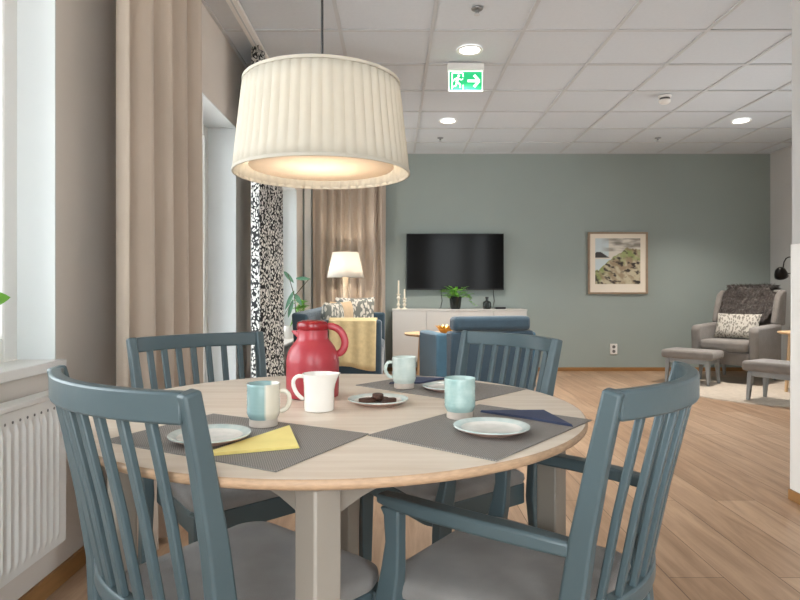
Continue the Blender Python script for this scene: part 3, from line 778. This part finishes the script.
for k in range(90):
    a = random.uniform(0, 2 * PI); rr = random.uniform(.02, .17); hh = random.uniform(.15, .27) - rr * .25
    e = Vector((math.cos(a) * rr * (1.15 if math.cos(a) > 0 else .8), math.sin(a) * rr * .55, hh))
    if k % 3 == 0: m.tube([(0, 0, .12), (e.x * .4, e.y * .4, hh * .8 + .03), e], .002, 5)
    leafblade(m, e, (math.cos(a + random.uniform(-.6, .6)), math.sin(a), random.uniform(-.2, .6)), random.uniform(.05, .085), random.uniform(.035, .055), .7, n=5)
for k in range(10):
    e = Vector((.12 + k * .012, -.03, .16 - k * .014)); leafblade(m, e, (random.uniform(-.5, 1), random.uniform(-1, .5), .2), .045, .035, .5, n=4)
m.build('foliage', M['leaf'], t, smooth=True)
t = thing('bottle', 'squat black bottle on the sideboard right of the plant', 'bottle', (at(487, 0, 7.27).x, 7.27, ST))
MB().lathe([(0, 0), (.042, 0), (.05, .01), (.05, .07), (.042, .088), (.018, .098), (.016, .125)], 28).build('bottle_body', M['darkgreen'], t, smooth=True)
MB().lathe([(.0, .125), (.02, .125), (.02, .145), (0, .147)], 20).build('stopper', M['black'], t, smooth=True)
t = thing('media_box', 'small flat black box at the right of the sideboard top', 'media box', (at(500, 0, 7.27).x, 7.27, ST))
MB().box(-.06, .06, -.05, .05, 0.002, .024).build('casing', M['black'], t, bevel=.003)
MB().box(-.05, .05, -.04, .04, 0, .0025).build('foot', M['black'], t)
for px1, lab in ((441.5, 'black television cable hanging left of the plant'), (494, 'black television cable hanging right of the bottle')):
    x = at(px1, 0, 7.46).x
    o = MB().tube([(x, YB - .035, 1.04), (x, YB - .02, .95), (x + .012, YB - .022, .87), (x - .01, YB - .05, ST + .008), (x - .03, YB - .09, ST + .004)], .004, 8).build('television_cable', M['black'], smooth=True)
    tag(o, lab, 'cable', 'television cables')

# framed print
a = at(588.5, 232, 7.5); b = at(648, 294, 7.5)
cxp, czp = (a.x + b.x) / 2, (a.z + b.z) / 2; pw, ph_ = b.x - a.x, a.z - b.z
t = thing('framed_picture', 'wood framed coastal landscape print on the sage wall', 'picture', (cxp, YB, czp))
m = MB(); fw = .022
m.box(-pw / 2, pw / 2, -.03, -.001, ph_ / 2 - fw, ph_ / 2).box(-pw / 2, pw / 2, -.03, -.001, -ph_ / 2, -ph_ / 2 + fw)
m.box(-pw / 2, -pw / 2 + fw, -.03, -.001, -ph_ / 2 + fw, ph_ / 2 - fw).box(pw / 2 - fw, pw / 2, -.03, -.001, -ph_ / 2 + fw, ph_ / 2 - fw)
m.build('frame', mat('grey_brown_frame', rgb(158, 136, 114), .5, .1, 20), t, bevel=.002)
mount = mat('picture_mount', rgb(238, 228, 212), .9, .01)
mo = MB().box(-pw / 2 + fw, pw / 2 - fw, -.014, -.004, -ph_ / 2 + fw, ph_ / 2 - fw).build('mount', mount, t)
iw, ih = pw * .76, ph_ * .74
n = 72; m = MB().grid(lambda u, v: ((u - .5) * iw, -.0148, (v - .46) * ih), n, n)
pr = m.build('print', M['white'], mo, weld=False)
me = pr.data; ca = me.color_attributes.new('ink', 'FLOAT_COLOR', 'POINT')
def fb(x, y, s): return noise.fractal(Vector((x * s, y * s, 3.1)), 1, 2, 4)
for idx, v in enumerate(me.vertices):
    u = v.co.x / iw + .5; w = v.co.z / ih + .46
    hill = .30 + .48 * max(0, min(1, (u - .08) / .62)) ** .8 - .10 * max(0, u - .72) + .03 * fb(u, 0, 8)
    if w > hill:
        c = Vector((222, 216, 204)) if u > .3 or w < .6 else Vector((204, 216, 218))
        s = fb(u * .35, w * 1.5, 7)
        if w > .72: c = c.lerp(Vector((142, 136, 126)), max(0, min(1, .45 + s * 1.3)) * max(0, min(1, (u - .12) * 3)))
        if w < .55: c = Vector((206, 218, 220))
        if .58 < w < .70 and u < .36 and w < .58 + .13 * (1 - abs(u - .08) / .2) + .02: c = Vector((74, 70, 70))
    else:
        s = fb(u, w, 4); s2 = fb(u + 4 + .5 * w, w * 1.7, 7)
        c = Vector((198, 188, 160)).lerp(Vector((146, 158, 102)), max(0, min(1, .5 + s * 1.5 + (w - hill + .14) * 3)))
        c = c.lerp(Vector((150, 128, 104)), max(0, min(.8, .2 + 1.6 * fb(u + 9, w + u * .6, 6))))
        c = c.lerp(Vector((60, 54, 50)), max(0, min(1, (s2 - .2) * 3.0 + max(0, .22 - u) * 2.6 * (1 if w < .45 else .3))))
    ca.data[idx].color = rgb(*c)
pm, nt, N, L, bs = new_mat('ink_print')
at_ = N.new('ShaderNodeVertexColor'); at_.layer_name = 'ink'; L.new(at_.outputs['Color'], bs.inputs['Base Color']); bs.inputs['Roughness'].default_value = .8
me.materials.clear(); me.materials.append(pm)
# socket
c = at(613.5, 349, YB)
t = thing('wall_socket', 'white wall socket low on the sage wall below the picture', 'socket', (c.x, YB, c.z))
spl = MB().box(-.045, .045, -.012, 0, -.065, .065).build('socket_plate', M['white'], t, bevel=.004)
for dz in (-.028, .028):
    MB().lathe([(0, 0), (.02, 0), (.02, .0015), (0, .0015)], 20, M=TRS((0, -.0118, dz), PI / 2)).build('socket_well', M['vent'], spl)

# ------------------------------------------------------------------ lounge: sofa, floor lamp, easy chair, side table
t = thing('sofa', 'navy blue sofa along the window wall with throw and cushions', 'sofa', (0, 0, 0))
sx0, sx1, sy0, sy1 = -.84, -.10, 4.95, 6.85
MB().box(sx0 + .16, sx1 - .01, sy0 + .12, sy1 - .12, .16, .33).build('sofa_base', M['navy'], t, bevel=.02, seg=3)
for k in range(2):
    ya = sy0 + .125 + k * (sy1 - sy0 - .25) / 2; yb_ = ya + (sy1 - sy0 - .25) / 2 - .006
    MB().box(sx0 + .17, sx1, ya, yb_, .332, .47).build('seat_cushion', M['navy'], t, bevel=.04, seg=4)
m = MB().prism([(sx0 + .05, .16), (sx0 + .20, .16), (sx0 + .14, .80), (sx0 + .0, .815)], -sy1, -sy0, Matrix(((1, 0, 0, 0), (0, 0, -1, 0), (0, 1, 0, 0), (0, 0, 0, 1))))
m.build('backrest', M['navy'], t, bevel=.03, seg=4)
for ya in (sy0, sy1 - .12):
    MB().box(sx0 + .10, sx1, ya, ya + .12, .16, .752).build('armrest', M['navy'], t, bevel=.025, seg=4)
for lx, ly in ((sx0 + .18, sy0 + .07), (sx1 - .06, sy0 + .07), (sx0 + .18, sy1 - .07), (sx1 - .06, sy1 - .07)):
    MB().lathe([(0, 0), (.014, 0), (.022, .165), (0, .165)], 14, (lx, ly, 0)).build('leg', M['oak'], t, smooth=True)
# throw over near arm
def thr(u, v):
    x = -.53 + .40 * u
    path = [(-.010, .36 + .02 * math.sin(u * 5)), (-.014, .55), (-.012, .745), (.015, .764), (.06, .768), (.105, .764), (.128, .745), (.130, .60)]
    s = v * (len(path) - 1); i = min(int(s), len(path) - 2); q = s - i
    yy = path[i][0] * (1 - q) + path[i + 1][0] * q; zz = path[i][1] * (1 - q) + path[i + 1][1] * q
    if v < .35: yy -= .006 * (1 + math.sin(u * 22))
    return (x - .02 * (1 - v) * u, sy0 + yy, zz)
o = MB().grid(thr, 30, 28).build('throw_blanket', M['throw'], smooth=True, solid=.006)
tag(o, 'mustard throw blanket draped over the near arm of the navy sofa', 'blanket')
def cushion(label, m_, loc, rx, ry, rz, w=.44, h=.42, tk=.15, group='scatter cushions on the sofa'):
    o = MB().pillow(w, h, tk).build('scatter_cushion', m_, smooth=True)
    o.location = loc; o.rotation_euler = (rx, ry, rz)
    return tag(o, label, 'cushion', group)
M['palewood'] = mat('pale_birch', rgb(226, 204, 176), .5, .06, 6, stretch=(10, 10, 1))
M['beigefab'] = mat('beige_fabric', rgb(202, 176, 144), .95, .06, 20, .2, 500)
cushion('speckled grey cushion nearest on the navy sofa back', M['patterncushion'], (-.565, 5.60, .68), PI / 2, 0, R(78))
cushion('plain beige cushion in the middle of the navy sofa', M['beigefab'], (-.53, 6.05, .68), PI / 2, 0, R(68))
cushion('speckled grey cushion at the far end of the navy sofa', M['patterncushion'], (-.41, 6.46, .70), PI / 2, 0, R(28), .46, .45)
# floor lamp
lx, ly = at(345.5, 0, 7.08).x, 7.08
t = thing('floor_lamp', 'floor lamp with white cone shade in front of the beige back curtain', 'lamp', (lx, ly, 0))
z0_, z1_ = at(0, 277.5, ly).z, at(0, 252.5, ly).z
MB().lathe([(0, 0), (.14, 0), (.14, .012), (.13, .018), (.02, .022), (0, .022)], 40).build('lamp_base', M['oak'], t, smooth=True)
MB().lathe([(.032, .02), (.028, z0_ * .5), (.032, z0_ + .03), (.012, z0_ + .06)], 18).build('pole', M['palewood'], t, smooth=True)
MB().lathe([(.215, z0_), (.150, z1_)], 48).build('lamp_shade', M['shadewhite'], t, smooth=True, solid=.002)
m = MB()
for k in range(3): m.tube([(0, 0, z1_ - .03), (.148 * math.cos(k * 2.09), .148 * math.sin(k * 2.09), z1_ - .006)], .002, 6)
m.tube([(0, 0, z0_ + .05), (0, 0, z1_ - .03)], .004, 8)
m.build('shade_carrier', M['alu'], t)
lamp('POINT', 'floor_lamp_bulb', (lx, ly, z0_ + .16), 10, (1, .86, .68), .035)
# tall window-side plant
t = thing('potted_plant', 'sparse tall plant by the far window behind the navy sofa', 'plant', (-.98, 6.35, 0))
MB().lathe([(0, 0), (.09, 0), (.115, .26), (.107, .262), (.103, .23), (0, .23)], 28).build('plant_pot', M['porcelain'], t, smooth=True)
O = Vector((-.98, 6.35, 0)); m = MB(); st = MB()
b0 = Vector((0, 0, .22))
for (px0, py0, Y0), dr in (((288, 274, 6.25), 'l'), ((309, 279, 6.35), 'r'), ((283, 318, 6.2), 'l')):
    e = at(px0, py0, Y0) - O; mid = (at(294.5, 296, 6.3) - O)
    st.tube([b0, mid * .5 + Vector((0, 0, .1)), mid, e], [.006, .005, .005, .004], 6)
for (p0, p1, wd) in (((284, 271.5), (294, 283), .05), ((296, 278.5), (311, 279), .05), ((294, 291), (285, 310), .05), ((295, 294), (302, 306), .055), ((293, 300), (288, 318), .05)):
    q0 = at(*p0, 6.3) - O; q1 = at(*p1, 6.3) - O; leafblade(m, q0, q1 - q0, (q1 - q0).length, wd, .1, up=Vector((0, -1, .5)))
st.build('stem', M['stem'], t, smooth=True)
m.build('foliage', M['leafdark'], t, smooth=True)
t = thing('potted_plant', 'small bright green bushy plant on the far window sill', 'plant', (-1.19, 6.93, .4505))
O = Vector((-1.19, 6.93, .4505))
MB().lathe([(0, 0), (.06, 0), (.08, .14), (.074, .142), (.07, .12), (0, .12)], 24).build('plant_pot', M['porcelain'], t, smooth=True)
m = MB()
cc = at(301.5, 304, 6.85) - O
for k in range(46):
    a = random.uniform(0, 2 * PI); rr = random.uniform(0, .075)
    e = cc + Vector((math.cos(a) * rr, math.sin(a) * rr * .8, random.uniform(-.08, .04)))
    if k % 4 == 0: m.tube([(0, 0, .11), (e.x * .45, e.y * .45, .26), e], .002, 5)
    leafblade(m, e, (math.cos(a), math.sin(a), .3), .07, .05, .6, n=5)
m.build('foliage', M['leaf'], t, smooth=True)
# blue easy chair seen from behind
th = R(15)
t = thing('easy_chair', 'blue upholstered easy chair turned away facing the television', 'chair', (.80, 4.92, 0), th)
W = .72
MB().box(-W / 2 + .10, W / 2 - .10, .14, .66, .17, .34).build('seat_base', M['blue'], t, bevel=.02, seg=3)
MB().box(-W / 2 + .105, W / 2 - .105, .15, .68, .342, .46).build('seat_cushion', M['blue'], t, bevel=.04, seg=4)
m = MB().prism([(.02, .17), (.15, .17), (.12, .665), (-.02, .665)], -W / 2, W / 2, Matrix(((0, 0, 1, 0), (1, 0, 0, 0), (0, 1, 0, 0), (0, 0, 0, 1))))
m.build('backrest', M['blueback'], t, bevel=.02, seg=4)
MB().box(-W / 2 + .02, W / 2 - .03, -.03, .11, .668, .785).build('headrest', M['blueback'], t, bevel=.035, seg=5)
for s in (-1, 1):
    xa = s * (W / 2 + .035) - .05; 
    MB().box(xa, xa + .10, .10, .58, .17, .645).build('armrest', M['blue'], t, bevel=.02, seg=3)
for lx_, ly_ in ((-W / 2 + .05, .10), (W / 2 - .05, .10), (-W / 2 + .05, .6), (W / 2 - .05, .6)):
    MB().lathe([(0, 0), (.014, 0), (.022, .175), (0, .175)], 14, (lx_, ly_, 0)).build('leg', M['oak'], t, smooth=True)
# side table with gold bowl
ty = 5.95; c = at(431, 333, ty)
t = thing('side_table', 'small round light wood side table beside the blue easy chair', 'table', (c.x, ty, 0))
rz_ = .262; zt2 = c.z
MB().lathe([(0, zt2 - .022), (rz_ - .012, zt2 - .022), (rz_, zt2 - .008), (rz_ - .002, zt2), (0, zt2)], 56).build('tabletop', M['oak'], t, smooth=True)
for k in range(3):
    a = R(205 + 120 * k); d = Vector((math.cos(a), math.sin(a), 0))
    MB().sweep([d * .15, d * .105 + Vector((0, 0, zt2 - .022))], [(.034, .034), (.052, .052)], n=12).build('leg', M['oak'], t, smooth=True)
t = thing('decorative_bowl', 'gold leaf shaped bowl on the small wood side table', 'bowl', (c.x + .14, ty - .02, zt2 + .0005))
m = MB().lathe([(0, .002), (.03, 0), (.05, .008), (.075, .04), (.071, .042), (.046, .014), (0, .008)], 24)
m.build('bowl', M['gold'], t, smooth=True)
m = MB()
for k in range(14):
    a = k * 2 * PI / 14; leafblade(m, (math.cos(a) * .06, math.sin(a) * .06, .03), (math.cos(a), math.sin(a), 1.1), .07, .04, .4, n=5)
m.build('leaf_rim', M['gold'], t, smooth=True)

# ------------------------------------------------------------------ reading corner
o = MB().lathe([(0, .012), (.90, .012), (.92, .010), (.925, .001), (0, .001)], 96).build('round_rug', M['rug'], smooth=True)
o.location = (3.72, 6.02, 0); tag(o, 'round cream rug under the grey armchair and footstools', 'rug')
RZ = .0125
ca_ = R(127)   # local +y is the facing direction
t = thing('wing_armchair', 'grey wing armchair in the far right corner with dark sheepskin', 'armchair', (3.775, 6.70, RZ), ca_)
t.scale = (.93, .96, 1)
G = M['greyfab']
MB().box(-.27, .27, -.26, .33, .19, .33).build('seat_base', G, t, bevel=.02, seg=3)
MB().box(-.265, .265, -.20, .36, .332, .45).build('seat_cushion', G, t, bevel=.04, seg=4)
FX = Matrix(((0, 0, 1, 0), (1, 0, 0, 0), (0, 1, 0, 0), (0, 0, 0, 1)))
MB().prism([(-.22, .19), (-.36, .19), (-.48, .97), (-.45, .995), (-.37, .98)], -.31, .31, FX).build('backrest', G, t, bevel=.03, seg=4)
for s in (-1, 1):
    x0, x1 = (s * .27, s * .375) if s > 0 else (s * .375, s * .27)
    MB().prism([(-.28, .19), (.32, .19), (.34, .56), (.30, .60), (-.16, .62), (-.30, .62)], x0, x1, FX).build('armrest', G, t, bevel=.03, seg=4)
    x0, x1 = (s * .30, s * .365) if s > 0 else (s * .365, s * .30)
    MB().prism([(-.30, .60), (-.14, .62), (-.20, .80), (-.27, .94), (-.36, .985), (-.46, .985), (-.42, .60)], x0, x1, FX).build('wing', G, t, bevel=.025, seg=4)
    for yy, k in ((.26, 0), (-.28, 1)):
        MB().sweep([(s * .29, yy + (-.04 if k else .02), 0), (s * .28, yy, .20)], [(.026, .026), (.04, .04)]).build('leg', M['greywood'], t, bevel=.003)
# sheepskin
cw = Matrix.Translation((3.775, 6.70, RZ)) @ Matrix.Rotation(ca_, 4, 'Z') @ Matrix.Diagonal((.93, .96, 1, 1))
def skin(u, v, off=0):
    path = [(-.215, .70), (-.262, .80), (-.315, .90), (-.355, .995), (-.42, 1.03), (-.50, 1.005), (-.515, .90), (-.50, .80)]
    s = v * (len(path) - 1); i = min(int(s), len(path) - 2); q = s - i
    yy = path[i][0] * (1 - q) + path[i + 1][0] * q; zz = path[i][1] * (1 - q) + path[i + 1][1] * q
    wdt = .27 + .035 * math.sin(v * 9) + .025 * math.sin(v * 23 + 1)
    x = (2 * u - 1) * wdt
    edge = .12 * noise.noise(Vector((x * 9, .3, 5))) if v < .2 else 0
    n_ = .022 * noise.noise(Vector((x * 14, yy * 14, zz * 14))) + .016
    return Vector((x, yy + n_, zz + edge * (1 - v * 5 if v < .2 else 0) + (.012 if .3 < v < .75 else 0)))
m = MB().grid(lambda u, v: cw @ skin(u, v), 40, 40)
rnd = random.Random(3)
for k in range(2600):
    u, v = rnd.random(), rnd.random() * .75; p = skin(u, v)
    d = Vector((rnd.uniform(-.6, .6), 1 - v * 1.2, rnd.uniform(-.9, .1) + v * .9)).normalized(); l = rnd.uniform(.025, .055)
    s = Vector((d.z, rnd.uniform(-.5, .5), -d.x)).normalized() * .004
    m.add([cw @ (p - s), cw @ (p + s), cw @ (p + d * l + Vector((0, 0, -.008)))], [(0, 1, 2)])
for k in range(500):
    e = rnd.choice((0, 1)); u = e; v = rnd.random() * .75; p = skin(u, v)
    d = Vector(((2 * e - 1), rnd.uniform(0, .6), rnd.uniform(-.7, .3))).normalized(); s = Vector((0, .003, .004))
    m.add([cw @ (p - s), cw @ (p + s), cw @ (p + d * rnd.uniform(.02, .055))], [(0, 1, 2)])
o = m.build('sheepskin', M['sheep'], weld=False, smooth=True)
tag(o, 'shaggy dark grey sheepskin over the back of the grey armchair', 'sheepskin')
mm = cw @ TRS((.02, -.055, .588), R(68), 0, R(180))
o = MB().pillow(.50, .30, .15).build('scatter_cushion', M['leafcushion'], smooth=True); o.matrix_world = mm
tag(o, 'pale leaf print cushion on the grey wing armchair', 'cushion')
def stool(label, loc, rz):
    t = thing('footstool', label, 'footstool', loc, rz, 'grey footstools')
    MB().box(-.262, .262, -.182, .182, .262, .352).build('seat_cushion', M['greyfab'], t, bevel=.03, seg=4)
    MB().box(-.215, .215, -.145, .145, .215, .264).build('apron', M['greywood'], t, bevel=.003)
    for sx in (-1, 1):
        for sy in (-1, 1):
            MB().sweep([(sx * .215, sy * .145, 0), (sx * .20, sy * .13, .25)], [(.026, .026), (.044, .044)]).build('leg', M['greywood'], t, bevel=.003)
    return t
s1 = stool('grey upholstered footstool in front of the wing armchair, left of the other footstool', (3.19, 6.50, .0125), R(-47))
copy_thing(s1, (3.42, 5.36, .0125), R(-58), 'grey upholstered footstool at the right edge beside the white wall corner')
t = thing('side_table', 'light wood side table half hidden behind the right wall corner', 'table', (3.99, 5.93, RZ))
MB().lathe([(0, .556), (.20, .556), (.215, .566), (.213, .578), (0, .578)], 48).build('tabletop', M['oak'], t, smooth=True)
for k in range(3):
    a = R(190 + 120 * k); d = Vector((math.cos(a), math.sin(a), 0))
    MB().sweep([d * .19, d * .14 + Vector((0, 0, .557))], [(.03, .03), (.042, .042)], n=12).build('leg', M['oak'], t, smooth=True)
# reading lamp
Y = 6.78; q = at(780.5, 272, Y); bx_ = 4.56
t = thing('reading_lamp', 'black reading lamp with dome shade above the grey armchair', 'lamp', (bx_, Y, 0))
MB().lathe([(0, 0), (.11, 0), (.11, .012), (.02, .02), (0, .02)], 32).build('lamp_base', M['blackmetal'], t, smooth=True)
MB().tube([(0, 0, .015), (0, 0, 1.30)], .008, 10).build('pole', M['blackmetal'], t, smooth=True)
a1 = at(785, 263, Y); a2 = at(786, 258.5, Y); a3 = at(792, 257.5, Y)
loc = Vector((bx_, Y, 0))
k0 = at(783, 268, Y) - loc
MB().tube([k0, at(784, 262, Y) - loc, a2 - loc, at(789, 257, Y) - loc, at(797, 257.5, Y) - loc, Vector((0, 0, 1.30))], .006, 10).build('lamp_arm', M['blackmetal'], t, smooth=True)
MB().tube([at(786.5, 273.5, Y) - loc, at(796, 273, Y) - loc, Vector((0, 0, 1.17))], .005, 8).build('guide_arm', M['blackmetal'], t, smooth=True)
mt = TRS(q - loc, 0, R(-28), 0) @ Matrix.Rotation(R(25), 4, 'X') @ Matrix.Scale(.8, 4)
MB().lathe([(.085, -.075), (.080, -.03), (.062, .03), (.035, .06), (.018, .072), (0, .074)], 32, M=mt).build('lamp_shade', M['blackmetal'], t, smooth=True, solid=.003)
MB().lathe([(0, -.03), (.022, -.025), (.03, 0), (.02, .025), (.012, .045), (0, .046)], 18, M=mt).build('bulb', M['porcelain'], t, smooth=True)

# ------------------------------------------------------------------ light and view
w = bpy.data.worlds.new('overcast'); bpy.context.scene.world = w; w.use_nodes = True
nt = w.node_tree; bg = nt.nodes['Background']
tc = nt.nodes.new('ShaderNodeTexCoord'); sp = nt.nodes.new('ShaderNodeSeparateXYZ'); rp = nt.nodes.new('ShaderNodeValToRGB')
mr = nt.nodes.new('ShaderNodeMapRange'); mr.inputs[1].default_value = -1; mr.inputs[2].default_value = 1
nt.links.new(tc.outputs['Generated'], sp.inputs[0]); nt.links.new(sp.outputs['Z'], mr.inputs[0]); nt.links.new(mr.outputs[0], rp.inputs['Fac'])
rp.color_ramp.elements[0].position = .45; rp.color_ramp.elements[0].color = (.80, .82, .82, 1)
rp.color_ramp.elements[1].position = .55; rp.color_ramp.elements[1].color = (.88, .96, 1.0, 1)
nt.links.new(rp.outputs['Color'], bg.inputs['Color']); bg.inputs['Strength'].default_value = 7.0
vs_ = bpy.context.scene.view_settings
vs_.view_transform = 'Standard'; vs_.look = 'None'; vs_.gamma = 1; vs_.exposure = 0; vs_.use_curve_mapping = False
